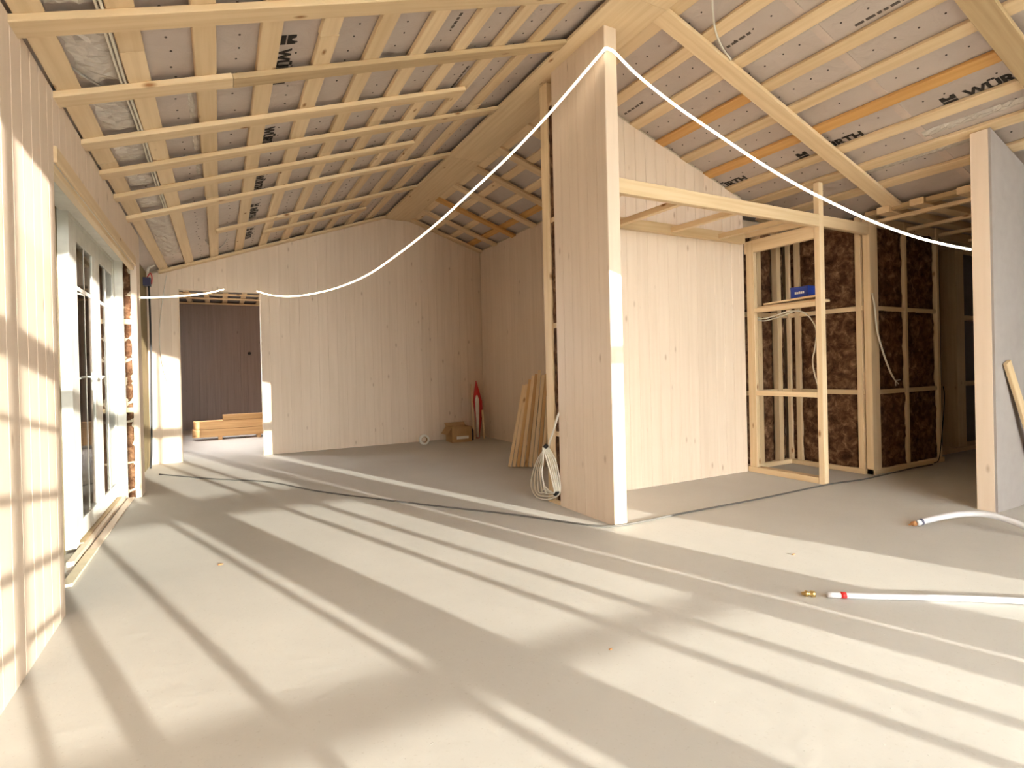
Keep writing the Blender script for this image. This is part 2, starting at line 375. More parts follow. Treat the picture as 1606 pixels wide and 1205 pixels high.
# terrace door
d1 = empty('door_1', (-0.78, 4.77, 0)); tag(d1, 'white double glazed terrace door unit in the left wall', 'door', kind='structure')
DX0, DX1, DY0, DY1, DZ1 = -0.825, -0.757, 4.0, 5.548, 2.04
box('frame_jamb', (DX0, DY0, 0.02), (DX1, DY0+0.075, DZ1), 'white_frame', d1)
box('frame_jamb', (DX0, DY1-0.06, 0.02), (DX1, DY1, DZ1), 'white_frame', d1)
box('frame_head', (DX0, DY0+0.075, DZ1-0.075), (DX1, DY1-0.06, DZ1), 'white_frame', d1)
box('frame_sill', (DX0, DY0+0.075, 0.0), (DX1+0.02, DY1-0.06, 0.035), 'pine_grey', d1)
def multibox(name, boxes, mat, parent):
    v, f = [], []
    for a, b in boxes:
        k0 = len(v); v += boxv(a, b); f += [tuple(k0+q for q in t) for t in BOXF]
    return meshobj(name, v, f, mat, parent)
for (ya, yb, l0, l1) in ((4.078, 4.775, 0.13, 0.095), (4.779, 5.486, 0.15, 0.02)):
    sw0, sw1 = ya+l0, yb-l1; zt = DZ1-0.078
    sash = multibox('sash', [((-0.800, ya, 0.04), (-0.762, sw0, zt)), ((-0.800, sw1, 0.04), (-0.762, yb, zt)), ((-0.800, sw0, zt-0.11), (-0.762, sw1, zt)), ((-0.800, sw0, 0.04), (-0.762, sw1, 0.15))], 'white_frame', d1)
    box('pane', (-0.780, sw0, 0.15), (-0.769, sw1, zt-0.11), 'glass', sash)
    box('muntin', (-0.782, sw0, 1.555), (-0.766, sw1, 1.58), 'white_frame', sash)
    box('muntin', (-0.7825, (sw0+sw1)/2-0.006, 0.15), (-0.7665, (sw0+sw1)/2+0.006, zt-0.11), 'white_frame', sash)
    if ya < 4.5:
        box('handle_plate', (-0.762, 4.70, 0.93), (-0.752, 4.725, 1.05), 'white_frame', sash)
        tube('handle_lever', [(-0.752, 4.712, 1.02), (-0.72, 4.712, 1.02), (-0.712, 4.65, 1.018), (-0.712, 4.58, 1.01)], 0.008, 'white_frame', sash)
sill = empty('trim_2', (-0.70, 4.77, 0)); tag(sill, 'pale wooden threshold strip along the terrace door', 'trim', kind='structure')
ybar('threshold', -0.748, -0.712, 3.7, 5.54, 0.0, 0.028, 'panel_x', sill)
ybar('threshold', -0.700, -0.655, 3.98, 5.52, 0.0, 0.012, 'panel_x', sill)
box('foam_bead', (-0.70, 3.35, 0.0), (-0.655, 3.97, 0.014), 'foam', sill)
# outside the door: sunlit white reveal and a dark timber wall, plus an added shading enclosure
ov = empty('outbuilding', (-2.2, 7.7, -0.18)); tag(ov, 'dark brown timber outbuilding seen through the terrace door', 'building')
for k in range(13): box('board', (-4.4+k*0.26, 7.7, -0.18), (-4.4+k*0.26+0.25, 7.76, 3.2), 'brown_wood', ov)
box('rail', (-4.4, 7.67, 1.75), (-1.05, 7.70, 1.85), 'brown_wood', ov)
box('shade_roof', (-4.5, 2.6, 2.25), (-1.06, 7.78, 2.40), 'brown_wood', ov); box('shade_screen', (-4.5, 2.6, -0.18), (-4.42, 7.7, 2.25), 'brown_wood', ov)  # added roof and screens that keep sky light off the outbuilding
box('shade_screen', (-4.42, 2.6, -0.18), (-1.9, 2.68, 2.25), 'brown_wood', ov); box('added_deck', (-4.42, 2.6, -0.18), (-1.06, 7.7, -0.12), 'brown_wood', ov)  # screen and deck added along with the shading roof
rv = box('outer_reveal', (-1.18, 5.585, -0.1), (-0.826, 5.60, 2.1), 'white_frame', wl)

# ------------------------------------------------------------------ far wall with doorway
wf = empty('wall_far', (1.4, YF, 0)); tag(wf, 'far gable wall of whitewashed boards with an open doorway', 'wall', kind='structure')
DX_L, DX_R, DTOP = -0.425, 0.475, 2.045
FX0, FX1 = -0.73, 3.53
board_wall(wf, (FX0, YF), (1, 0), (0, -1), FX1-FX0, 0.118, 0.0, lambda x, y: zroof(x)-OFF_Y, openings=[(DX_L-FX0, DX_R-FX0, -1, DTOP)], cham=0.0014, gap=0.0002)
def wedge_core(name, x0, x1, y0, y1, z0, mat, parent, extra=0.02):
    xs = sorted({x0, x1} | ({XR} if x0 < XR < x1 else set()) | ({X_FLAT} if x0 < X_FLAT < x1 else set()))
    vb = [(x, y0, z0) for x in xs]+[(x, y0, zroof(x)+extra) for x in reversed(xs)]
    vt = [(x, y1, z) for (x, y, z) in vb]; k = len(vb)
    f = [tuple(range(k)), tuple(range(2*k-1, k-1, -1))]+[(i, (i+1) % k, k+(i+1) % k, k+i) for i in range(k)]
    return meshobj(name, vb+vt, f, mat, parent)
wedge_core('wall_core', FX0, DX_L, YF+0.016, YF+0.11, 0.0, 'core', wf)
wedge_core('wall_core', DX_R, FX1+0.12, YF+0.016, YF+0.11, 0.0, 'core', wf)
wedge_core('wall_core', DX_L, DX_R, YF+0.016, YF+0.11, DTOP, 'core', wf)
stud('jamb_board', DX_R-0.012, DX_R, YF-0.002, YF+0.112, 0.0, DTOP, 'panel_x', wf)
stud('jamb_board', DX_L, DX_L+0.012, YF-0.002, YF+0.112, 0.0, DTOP, 'panel_x', wf)
# room beyond the doorway
wb = empty('wall_back', (0.5, 12.0, 0)); tag(wb, 'dim panelled wall of the room beyond the doorway', 'wall', kind='structure')
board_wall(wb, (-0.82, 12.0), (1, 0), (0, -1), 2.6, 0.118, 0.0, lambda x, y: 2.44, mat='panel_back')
box('wall_core', (-0.95, 12.016, 0.0), (9.0, 12.1, 2.44), 'core', wb)
box('wall_core', (1.75, YF+0.12, 0.0), (1.85, 12.0, 2.439), 'core', wb)
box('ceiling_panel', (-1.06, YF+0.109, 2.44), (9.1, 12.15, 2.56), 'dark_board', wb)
for i in range(9): ybar('batten', -0.80+i*0.29, -0.72+i*0.29, YF+0.12, 11.98, 2.415, 2.438, 'pine', wb)
for yy in (8.4, 9.1, 9.8, 10.5, 11.1, 11.88): xbar('cross_batten', -0.81, 1.74, yy, yy+0.10, 2.39, 2.414, 'pine', wb)
lathe('socket_hole', [(0, 0.03), (0.006, 0.03)], (0.52, 11.996, 1.45), (0, -1, 0), 'black', wb)

# right wall of the far room
wfr = empty('wall_right', (3.55, 6, 0)); tag(wfr, 'whitewashed board wall on the right of the far room', 'wall', kind='structure')
board_wall(wfr, (FX1, YF-0.001), (0, -1), (-1, 0), YF-3.62, 0.118, 0.0, lambda x, y: zroof(x)-OFF_Y, cham=0.0014, gap=0.0002)
box('wall_core', (FX1+0.016, 3.62, 0.0), (FX1+0.12, YF+0.1, 2.90), 'core', wfr)

# ------------------------------------------------------------------ wing wall (tall panelled post wall) and alcove wall
CX0, CX1, CY0, CY1 = 2.167, 2.265, 2.730, 3.350
wc = empty('wall_center', (2.2, 3.0, 0)); tag(wc, 'tall narrow wing wall of whitewashed boards under the ridge', 'wall', kind='structure')
board_wall(wc, (CX0, CY1), (0, -1), (-1, 0), CY1-CY0, 0.103, 0.0, lambda x, y: 3.149, thick=0.014)
box('wall_core', (CX0+0.0145, CY0+0.02, 0.0), (CX1-0.013, CY1, 3.149), 'core', wc)
stud('end_board', CX0+0.0005, CX1, CY0-0.001, CY0+0.019, 0.0, 3.149, 'panel_x', wc)
stud('side_board', CX1-0.0125, CX1-0.0005, CY0+0.02, CY1+0.1, 0.0, 3.149, 'panel_x', wc)
# bare end of the partition behind it: stud and wool
stud('stud', CX0+0.005, CX0+0.095, 3.425, 3.522, 0.031, 3.12, 'pine', wc)
for z0, z1 in ((0.0, 0.50), (0.54, 1.30), (1.34, 2.08), (2.12, 2.93)):
    wool_panel('insulation_strip', (CX0+0.014, CY1+0.003, z0), (0, 1, 0), (0, 0, 1), (-1, 0, 0), 0.069, z1-z0, wc, 0.012, 0.03, int(z0*7)+3)
for zz in (0.50, 1.30, 2.08, 2.93): ybar('nogging', CX0+0.02, CX0+0.09, CY1+0.002, 3.424, zz, zz+0.04, 'pine', wc)
xbar('bottom_plate', CX0+0.004, CX0+0.095, CY1+0.002, 3.53, 0.0, 0.03, 'pine', wc)

YA = 3.470
wa = empty('wall_alcove', (3.3, YA, 0)); tag(wa, 'whitewashed board wall at the back of the alcove', 'wall', kind='structure')
board_wall(wa, (CX1, YA), (1, 0), (0, -1), 4.335-CX1, 0.112, 0.0, lambda x, y: zroof(x)-OFF_Y)
wedge_core('wall_core', CX1, 4.335, YA+0.017, YA+0.11, 0.0, 'core', wa)
# stub of wall hidden behind the partition
ws = box('wall_stub', (2.92, 4.45, 0.0), (3.40, 5.15, 0.72), 'core'); tag(ws, 'low wall stub behind the leaning planks', 'wall', kind='structure')

# ------------------------------------------------------------------ closet: insulated walls
wcb = empty('wall_closet_back', (4.7, 3.54, 0)); tag(wcb, 'back of the open closet with studs and brown wool', 'wall', kind='structure')
zc = 2.29
for (a, b) in ((4.395, 4.556), (4.616, 4.845), (4.907, 5.03)):
    for z0, z1 in ((0.045, 0.705), (0.745, 1.455), (1.50, zc)):
        wool_panel('insulation_batt', (a, 3.555, z0), (1, 0, 0), (0, 0, 1), (0, -1, 0), b-a, z1-z0, wcb, 0.022, 0.035, int(a*10+z0*3))
for (a, b) in ((4.556, 4.616), (4.845, 4.907)):
    stud('stud', a, b, 3.50, 3.56, 0.045, zc, 'pine', wcb)
for zz in (0.705, 1.455): xbar('rail', 4.395, 5.03, 3.515, 3.56, zz, zz+0.042, 'pine', wcb)
xbar('bottom_plate', 4.395, 5.03, 3.50, 3.58, 0.0, 0.045, 'pine', wcb)
box('backing', (4.34, 3.60, 0.0), (5.2, 3.66, 2.40), 'core', wcb)
wcs = empty('wall_closet_side', (5.05, 3.1, 0)); tag(wcs, 'right side of the open closet with brown wool batts', 'wall', kind='structure')
for (a, b) in ((2.862, 3.395), (3.45, 3.50)):
    for z0, z1 in ((0.045, 0.705), (0.745, 1.455), (1.50, zc)):
        wool_panel('insulation_batt', (5.048, b, z0), (0, -1, 0), (0, 0, 1), (-1, 0, 0), b-a, z1-z0, wcs, 0.018, 0.035, int(a*10+z0*3)+5)
stud('stud', 5.03, 5.09, 2.81, 2.858, 0.045, zc, 'pine', wcs)
stud('stud', 5.03, 5.09, 3.398, 3.448, 0.045, zc, 'pine', wcs)
stud('stud', 5.03, 5.09, 3.500, 3.54, 0.045, zc, 'pine', wcs)
for zz in (0.705, 1.455): ybar('rail', 5.035, 5.08, 2.80, 3.50, zz, zz+0.042, 'pine', wcs)
ybar('bottom_plate', 5.02, 5.11, 2.80, 3.50, 0.0, 0.045, 'pine', wcs)
box('backing', (5.13, 2.80, 0.0), (5.18, 3.60, 2.40), 'core', wcs)
wi = empty('wall_insulated', (5.7, 2.8, 0)); tag(wi, 'unclad stud wall filled with brown mineral wool', 'wall', kind='structure')
stud('corner_post', 5.05, 5.175, 2.74, 2.80, 0.0, zc, 'pine', wi)
for k, (a, b) in enumerate(((5.175, 5.638), (5.678, 6.20))):
    for z0, z1 in ((0.045, 0.705), (0.745, 1.455), (1.50, zc)):
        wool_panel('insulation_batt', (a, 2.772 if z0 > 0.1 else 2.764, z0), (1, 0, 0), (0, 0, 1), (0, -1, 0), b-a, z1-z0, wi, 0.018, 0.035, int(a*10+z0*3)+9)
stud('stud', 5.638, 5.678, 2.752, 2.82, 0.045, zc, 'pine', wi)
stud('stud', 6.20, 6.245, 2.745, 2.85, 0.045, zc, 'pine', wi)
for zz in (0.705, 1.455): xbar('rail', 5.175, 6.20, 2.757, 2.80, zz, zz+0.040, 'pine', wi)
xbar('bottom_plate', 5.05, 6.26, 2.735, 2.84, 0.0, 0.045, 'pine', wi)
box('backing', (5.18, 2.87, 0.0), (6.245, 2.92, 2.40), 'core', wi)
wo = empty('wall_open_stud', (7.4, 3.1, 0)); tag(wo, 'dim grey boarded wall with open studs at far right', 'wall', kind='structure')
box('backing', (6.2, 3.14, 0.0), (9.0, 3.2, 2.40), 'dark_board', wo)
stud('stud', 7.06, 7.24, 2.95, 3.10, 0.045, 2.29, 'pine', wo)
xbar('bottom_plate', 6.25, 9.0, 2.93, 3.10, 0.0, 0.045, 'pine', wo)
for zz in (0.705, 1.44): xbar('rail', 7.24, 9.0, 2.97, 3.08, zz, zz+0.045, 'pine', wo)
xbar('top_plate', 6.25, 9.0, 2.95, 3.10, 2.21, 2.29, 'pine', wo)
we = box('wall_east', (9.0, YG-0.2, 0.0), (9.1, 12.2, 2.5), 'grey_board'); tag(we, 'plain wall closing the room out of view', 'wall', kind='structure')

# ------------------------------------------------------------------ right partition
PX0, PY0, PY1 = 4.425, 1.655, 1.755
wp = empty('wall_partition', (4.6, 1.7, 0)); tag(wp, 'grey partition wall end with a pale pine edge at right', 'wall', kind='structure')
stud('end_post', PX0, PX0+0.045, PY0+0.002, PY1, 0.0, zroof(PX0)-OFF_Y-0.01, 'panel_x', wp)
xs = [PX0+0.02, X_FLAT, 7.2]
def rake_panel(name, x0, x1, y0, y1, mat, parent):
    v = [(x0, y0, 0), (x1, y0, 0), (x1, y0, zroof(x1)-OFF_Y-.01), (x0, y0, zroof(x0)-OFF_Y-.01)]
    v += [(x, y1, z) for (x, y, z) in v]
    return meshobj(name, v, [(0, 1, 2, 3), (7, 6, 5, 4), (0, 4, 5, 1), (1, 5, 6, 2), (2, 6, 7, 3), (3, 7, 4, 0)], mat, parent)
rake_panel('wall_sheet', PX0+0.001, PX0+0.60, PY0-0.012, PY0+0.001, 'grey_board', wp)
rake_panel('wall_sheet', PX0+0.603, X_FLAT, PY0-0.012, PY0+0.001, 'grey_board', wp)
rake_panel('wall_sheet', X_FLAT, 7.2, PY0-0.012, PY0+0.001, 'grey_board', wp)
rake_panel('wall_core', PX0+0.046, X_FLAT, PY0+0.002, PY1-0.002, 'core', wp)
rake_panel('wall_core', X_FLAT, 7.2, PY0+0.002, PY1-0.002, 'core', wp)

# ------------------------------------------------------------------ gable behind the camera: glazed front that makes the shadows
wg = empty('wall_gable', (2.2, YG, 0)); tag(wg, 'gable wall behind the viewer around tall windows', 'wall', kind='structure')
GX0, GX1 = 0.35, 4.42
wedge_core('wall_core', -1.05, GX0, YG-0.16, YG, 0.0, 'core', wg)
wedge_core('wall_core', GX1, 9.0, YG-0.16, YG, 0.0, 'core', wg)
def ztop_g(x): return 2.98-0.33*abs(x-2.25)
xsg = [GX0, XR, GX1]
vb = [(x, YG-0.16, ztop_g(x)) for x in xsg]+[(x, YG-0.16, zroof(x)+0.02) for x in reversed(xsg)]
vt = [(x, YG, z) for (x, y, z) in vb]; k = len(vb)
meshobj('wall_core', vb+vt, [tuple(range(k)), tuple(range(2*k-1, k-1, -1))]+[(i, (i+1) % k, k+(i+1) % k, k+i) for i in range(k)], 'core', wg)
w1 = empty('window_1', (2.3, YG, 0)); tag(w1, 'tall glazed gable windows behind the viewer', 'window', kind='structure')
def post(x0, x1, d=0.09): 
    v = [(x0, YG-d, 0), (x1, YG-d, 0), (x1, YG, 0), (x0, YG, 0), (x0, YG-d, ztop_g(x0)), (x1, YG-d, ztop_g(x1)), (x1, YG, ztop_g(x1)), (x0, YG, ztop_g(x0))]
    meshobj('mullion', v, BOXF, 'white_frame', w1)
for a, b in ((2.10, 2.36), (3.25, 3.415), (3.465, 3.80), (0.35, 0.43)): post(a, b)
for a, b in ((2.95, 2.995), (2.715, 2.755), (1.985, 2.015), (1.545, 1.58), (1.215, 1.28), (1.03, 1.055)): post(a, b, 0.05)
for a, b in ((0.43, 2.10), (2.36, 3.25), (3.80, 4.42)):
    box('transom', (a, YG-0.08, 1.81), (b, YG-0.005, 1.93), 'white_frame', w1)
    box('window_pane', (a, YG-0.10, 0.0), (b, YG-0.092, 2.30), 'glass', w1)
for a, b, z0, z1 in ((0.43, 2.10, 0.61, 0.65), (2.36, 3.25, 0.615, 0.64), (1.6, 2.10, 1.05, 1.16), (2.36, 3.25, 1.05, 1.16), (0.43, 1.215, 1.33, 1.36), (0.43, 1.215, 1.08, 1.115), (0.43, 1.215, 0.84, 0.87), (0.43, 1.215, 1.60, 1.62)):
    box('rail', (a, YG-0.07, z0), (b, YG-0.01, z1), 'white_frame', w1)

# ------------------------------------------------------------------ ceiling
ce = empty('ceiling', (2.2, 3, 2.3)); tag(ce, 'open raftered ceiling of pine battens under grey printed roof sheet', 'ceiling', kind='structure')
Y0C, Y1C = YG-0.16, YF+0.108
def slab(name, x0, x1, y0, y1, mat, t=0.12):
    v = [(x0, y0, zroof(x0)), (x1, y0, zroof(x1)), (x1, y1, zroof(x1)), (x0, y1, zroof(x0)), (x0, y0, zroof(x0)+t), (x1, y0, zroof(x1)+t), (x1, y1, zroof(x1)+t), (x0, y1, zroof(x0)+t)]
    return meshobj(name, v, BOXF, mat, ce)
slab('roof_sheet', -1.05, XR, Y0C, Y1C, 'membrane'); slab('roof_sheet', XR, X_FLAT+(0), Y0C, Y1C, 'membrane'); slab('roof_sheet', X_FLAT, 9.1, Y0C, Y1C, 'membrane')
nL = Vector((-SLL, 0, 1)).normalized(); nR = Vector((SLR, 0, 1)).normalized()
TB = OFF_Y-0.004
# battens parallel to the ridge, left slope
k = 0; x = XE+0.003
while x < 2.0:
    wd = 0.088; xc = x+wd/2; zc_ = zroof(xc)-0.004-TB/2
    if abs(x-(XE+0.003)) < 1e-6: xc += 0.004
    cuts = [YG, random.choice((1.2, 1.8, 2.15)), random.choice((3.9, 4.4, 5.0)), YF-0.003]
    if k in (1, 4): cuts = [YG, 2.72, 5.1, YF-0.003]
    for a, b in zip(cuts[:-1], cuts[1:]):
        bar('batten', (xc+random.uniform(-.004, .004), a+.001, zc_), (xc+random.uniform(-.004, .004), b-.001, zc_), wd/math.cos(math.atan(SLL)), TB, 'pine', ce, up=nL)
    x += 0.264; k += 1
# battens parallel to the ridge, right slope
k = 0; x = 2.446
while x < 4.95:
    wd = 0.090; xc = x+wd/2; zc_ = zroof(xc)-0.004-TB/2
    y1 = YF-0.003 if x < 3.40 else 3.60
    cuts = [YG, random.choice((0.5, 0.9, 1.15)), 2.51, random.choice((4.5, 4.9, 5.3)), y1] if y1 > 4 else [YG, random.choice((0.3, 0.7)), 2.51, y1]
    for a, b in zip(cuts[:-1], cuts[1:]):
        bar('batten', (xc, a+.001, zc_), (xc, b-.001, zc_), wd, TB, 'pine_orange' if (k == 5 or (k == 3 and a > 2)) else 'pine', ce, up=nR)
    x += 0.279; k += 1
# cross battens running down the left slope (far edges), under the others
TS = OFF_S-OFF_Y-0.001
def cross(side, x0, x1, yfar, wd=0.108, mat='pine'):
    sl = SLL if side == 'L' else SLR; n = nL if side == 'L' else nR
    z0, z1 = zroof(x0)-OFF_Y-TS/2-0.001, zroof(x1)-OFF_Y-TS/2-0.001
    bar('cross_batten', (x0, yfar-wd/2, z0), (x1, yfar-wd/2, z1), wd, TS, mat, ce, up=n)
RBL, RBR = 2.06, 2.43
for yf_, xa, xb in ((-1.9, XE-.02, RBL), (-1.3, XE-.02, RBL), (-.7, XE-.02, RBL), (-.1, XE-.02, RBL), (.5, XE-.02, RBL), (1.1, XE-.02, RBL), (1.7, XE-.02, RBL), (2.52, XE-.014, RBL),
                    (3.62, XE-.014, 1.56), (4.10, XE-.014, RBL), (4.58, XE-.014, 1.50), (5.14, XE-.014, RBL), (6.18, 0.0, RBL), (6.72, 0.45, 1.6), (YF-0.004, XE, RBL)):
    cross('L', xa, xb, yf_)
cross('L', XE-.014, 0.085, 3.085); cross('L', 0.088, RBL, 3.085, 0.10, 'pine_grey')
for yf_, xa, xb, mt in ((0.1, RBR, 5.0, 'pine'), (1.385, RBR, 5.05, 'pine_grey'), (2.575, RBR, 5.05, 'pine'), (3.72, RBR, 3.52, 'pine'), (4.25, RBR, 3.52, 'pine'), (4.80, RBR, 3.52, 'pine'),
                        (5.35, RBR, 3.52, 'pine'), (5.95, RBR, 3.52, 'pine'), (6.5, RBR, 3.52, 'pine_orange'), (7.05, RBR, 3.52, 'pine'), (YF-.004, RBR, 3.52, 'pine')):
    cross('R', xa, xb, yf_, 0.125 if yf_ < 3 else 0.11, mt)
# ridge boards
for a, b in ((YG, 2.45), (2.452, 5.1), (5.102, YF-.004)): ybar('ridge_board', RBL, RBR, a, b, 3.150, 3.174, 'pine', ce)
# flat part at far right
for xx in (5.136, 5.72, 6.3, 6.9, 7.5): ybar('batten', xx-0.02, xx+0.028, 1.80, 2.94, 2.215, 2.245, 'pine', ce)
for yy in (1.95, 2.27, 2.52): xbar('cross_batten', 4.95, 9.0, yy, yy+0.10, 2.247, 2.30, 'pine', ce)
ybar('batten', 4.985, 5.075, -1.0, 2.74, 2.262, 2.30, 'pine_grey', ce)
xbar('wall_beam', 5.175, 9.0, 2.755, 2.93, 2.20, 2.29, 'pine', ce)

# staples on the sheet (countless): one flat mesh per slope
def on_sheet(x, y, d=0.0): return Vector((x, y, zroof(x)-d))
def staples(name, cells, ys, sl, n):
    v, f = [], []; rr = random.Random(3)
    ux = Vector((1, 0, sl)).normalized(); uy = Vector((0, 1, 0))
    for x in cells:
        for y in ys:
            if rr.random() < 0.12: continue
            c = on_sheet(x+rr.uniform(-.012, .012), y+rr.uniform(-.015, .015), 0.002)-n*0.0005; r = 0.0055; k0 = len(v)
            for q in range(6): v.append(c+(ux*math.cos(q*math.pi/3)+uy*math.sin(q*math.pi/3))*r)
            for q in range(6): v.append(v[k0+q]+n*0.0035)
            f.append(tuple(range(k0+5, k0-1, -1))); f.append(tuple(range(k0+6, k0+12)))
            for q in range(6): f.append((k0+q, k0+(q+1) % 6, k0+6+(q+1) % 6, k0+6+q))
    o = meshobj(name, v, f, 'staple', ce); o['kind'] = 'stuff'
ysL = [2.0+0.115*i for i in range(48)]
staples('staples', [XE+0.003+0.264*i+0.175 for i in range(10)], [y for y in ysL if y < YF-.1], SLL, nL)
staples('staples', [2.446+0.279*i+0.185 for i in range(9)], [0.6+0.125*i for i in range(24)], -SLR, nR)
# tape joints across the right sheet
for i in range(9):
    xa = 2.446+0.279*i+0.090; xb = xa+0.189
    v = [on_sheet(xa, 1.95, .003), on_sheet(xb, 1.95, .003), on_sheet(xb, 2.0, .003), on_sheet(xa, 2.0, .003)]
    v += [p+Vector((0, 0, .004)) for p in v]
    meshobj('tape', v, BOXF, 'tape', ce)
# crinkled clear plastic folds
def crinkle(name, x0, x1, y0, y1, hmax=0.03, nx=6, ny=40, seed=1):
    rr = random.Random(seed); v, f = [], []
    for i in range(nx+1):
        for j in range(ny+1):
            x_ = x0+(x1-x0)*i/nx; y_ = y0+(y1-y0)*j/ny
            e = 0 if i in (0, nx) else 1
            v.append(on_sheet(x_+rr.uniform(-.3, .3)*(x1-x0)/nx, y_, 0.003+e*min(hmax*rr.random()*0.45, 0.02)))
    for i in range(nx):
        for j in range(ny):
            a = i*(ny+1)+j; f.append((a, a+ny+1, a+ny+2, a+1))
    return meshobj(name, v, f, 'plastic', ce)
crinkle('plastic_fold', 4.30, 4.36, -0.2, 1.98, .03, 4, 80, 1)
crinkle('plastic_fold', 4.47, 4.56, 1.7, 2.6, .03, 4, 40, 3)
crinkle('plastic_fold', 3.05, 3.12, 0.9, 2.4, .014, 3, 50, 4)
for i, (ya, yb) in enumerate(((2.02, 2.41), (2.53, 2.97), (3.10, 3.50), (3.63, 3.98), (4.12, 4.46), (4.60, 5.02), (5.2, 6.9))):
    crinkle('plastic_sheet', -0.50, -0.355, ya, yb, .034 if i in (1, 2, 6) else .022, 5, 14, 10+i)
for (ya, yb) in ((3.10, 3.50), (3.63, 3.98), (4.12, 4.46)): crinkle('plastic_fold', -0.115, -0.085, ya, yb, .012, 3, 10, 20)

# lettering printed on the roof sheet
def lettering(text, size, origin, ex, ey, n, parent, length, mat='print_black', name='printed_lettering', bold=0.0):
    cu = bpy.data.curves.new('txt', 'FONT'); cu.body = text; cu.size = size; cu.extrude = 0.0008; cu.offset = bold
    t = bpy.data.objects.new('txt', cu); COL.objects.link(t); bpy.context.view_layer.update()
    dg = bpy.context.evaluated_depsgraph_get(); me = bpy.data.meshes.new_from_object(t.evaluated_get(dg))
    bpy.data.objects.remove(t); bpy.data.curves.remove(cu)
    xs_ = [q.co.x for q in me.vertices]; sx = length/(max(xs_)-min(xs_)); x0_ = min(xs_)
    for q in me.vertices: q.co.x -= x0_
    ex, ey, n = Vector(ex), Vector(ey), Vector(n)
    m = Matrix(((ex.x*sx, ey.x, n.x, origin[0]), (ex.y*sx, ey.y, n.y, origin[1]), (ex.z*sx, ey.z, n.z, origin[2]), (0, 0, 0, 1)))
    me.name = name; o = bpy.data.objects.new(name, me)
    return put(o, parent, mat, m)
def logo(origin, ex, ey, n, h, parent):
    """two bars and a notched block"""
    ex, ey, n, o = Vector(ex), Vector(ey), Vector(n), Vector(origin); v, f = [], []
    def poly(pts):
        k0 = len(v)
        for a, b in pts: v.append(o+ex*a*h+ey*b*h-n*0.0)
        for a, b in pts: v.append(o+ex*a*h+ey*b*h+n*0.0015)
        m = len(pts); f.append(tuple(range(k0, k0+m))); f.append(tuple(range(k0+2*m-1, k0+m-1, -1)))
        for i in range(m): f.append((k0+i, k0+(i+1) % m, k0+m+(i+1) % m, k0+m+i))
    poly([(0, 0), (1.0, 0), (1.0, .36), (0, .36)])
    poly([(0, .46), (1.0, .46), (1.0, .98), (.72, .98), (.60, .74), (.40, .74), (.28, .98), (0, .98)])
    meshobj('printed_logo', v, f, 'print_black', parent)
# right slope: reads towards -y, letter tops towards the ridge
exR = Vector((0, -1, 0)); eyR = Vector((-1, 0, SLR)).normalized(); nRd = exR.cross(eyR)
for ys_ in (3.735, 2.750, 1.768, 0.786):
    lettering('WÜRTH', 0.098, on_sheet(4.138, ys_-0.118, 0.0025), exR, eyR, nRd, ce, 0.375, bold=0.004)
    logo(on_sheet(4.138, ys_, 0.0025), exR, eyR, nRd, 0.080, ce)
exL = Vector((0, 1, 0)); eyL = Vector((1, 0, SLL)).normalized(); nLd = exL.cross(eyL)
for ys_ in (1.79, 2.735, 3.68, 4.625, 5.57, 6.515):
    lettering('WÜRTH', 0.094, on_sheet(0.284, ys_+0.122, 0.0025), exL, eyL, nLd, ce, 0.36, bold=0.0035)
    logo(on_sheet(0.284, ys_, 0.0025), exL, eyL, nLd, 0.078, ce)
# small illegible print runs
def marks(x, y, d, sgn, ey, n=7, seed=0):
    rr = random.Random(seed); v, f = [], []; yy = y
    for i in range(n):
        L = rr.uniform(.02, .05); h = 0.016; p = on_sheet(x, yy, .0025); ex = Vector((0, sgn, 0))
        k0 = len(v); q = [p, p+ex*L, p+ex*L+ey*h, p+ey*h]; v += q; v += [a+Vector((0, 0, .0015)) for a in q]
        f += [tuple(k0+i_ for i_ in t) for t in BOXF]; yy += sgn*(L+.012)
    meshobj('small_print', v, f, 'print_grey', ce)
marks(2.93, 2.43, 0, -1, eyR, 4, 1); marks(3.265, 1.82, 0, -1, eyR, 6, 2); marks(2.93, 3.44, 0, -1, eyR, 5, 3); marks(1.16, 2.65, 0, 1, eyL, 4, 4); marks(1.475, 3.28, 0, 1, eyL, 6, 5); marks(-0.05, 3.3, 0, 1, eyL, 4, 6); marks(-.1, 4.2, 0, 1, eyL, 4, 7)

#@@THINGS@@
# ------------------------------------------------------------------ things
# timber frame over the alcove
af = empty('alcove_ceiling_frame', (3.3, 2.76, 2.12)); tag(af, 'pine joist frame spanning the alcove beside the tall wing wall', 'timber frame')
xbar('beam', CX1+0.001, 4.338, 2.738, 2.786, 2.115, 2.212, 'pine_pale', af)
xbar('ledger', CX1+0.001, 4.30, YA-0.050, YA-0.002, 2.115, 2.20, 'pine', af)
for xf, xb in ((2.31, 2.31), (2.84, 2.84), (3.40, 3.40), (4.00, 3.97)):
    bar('joist', (xf, 2.787, 2.137), (xb, YA-0.051, 2.150), 0.048, 0.042, 'pine', af)
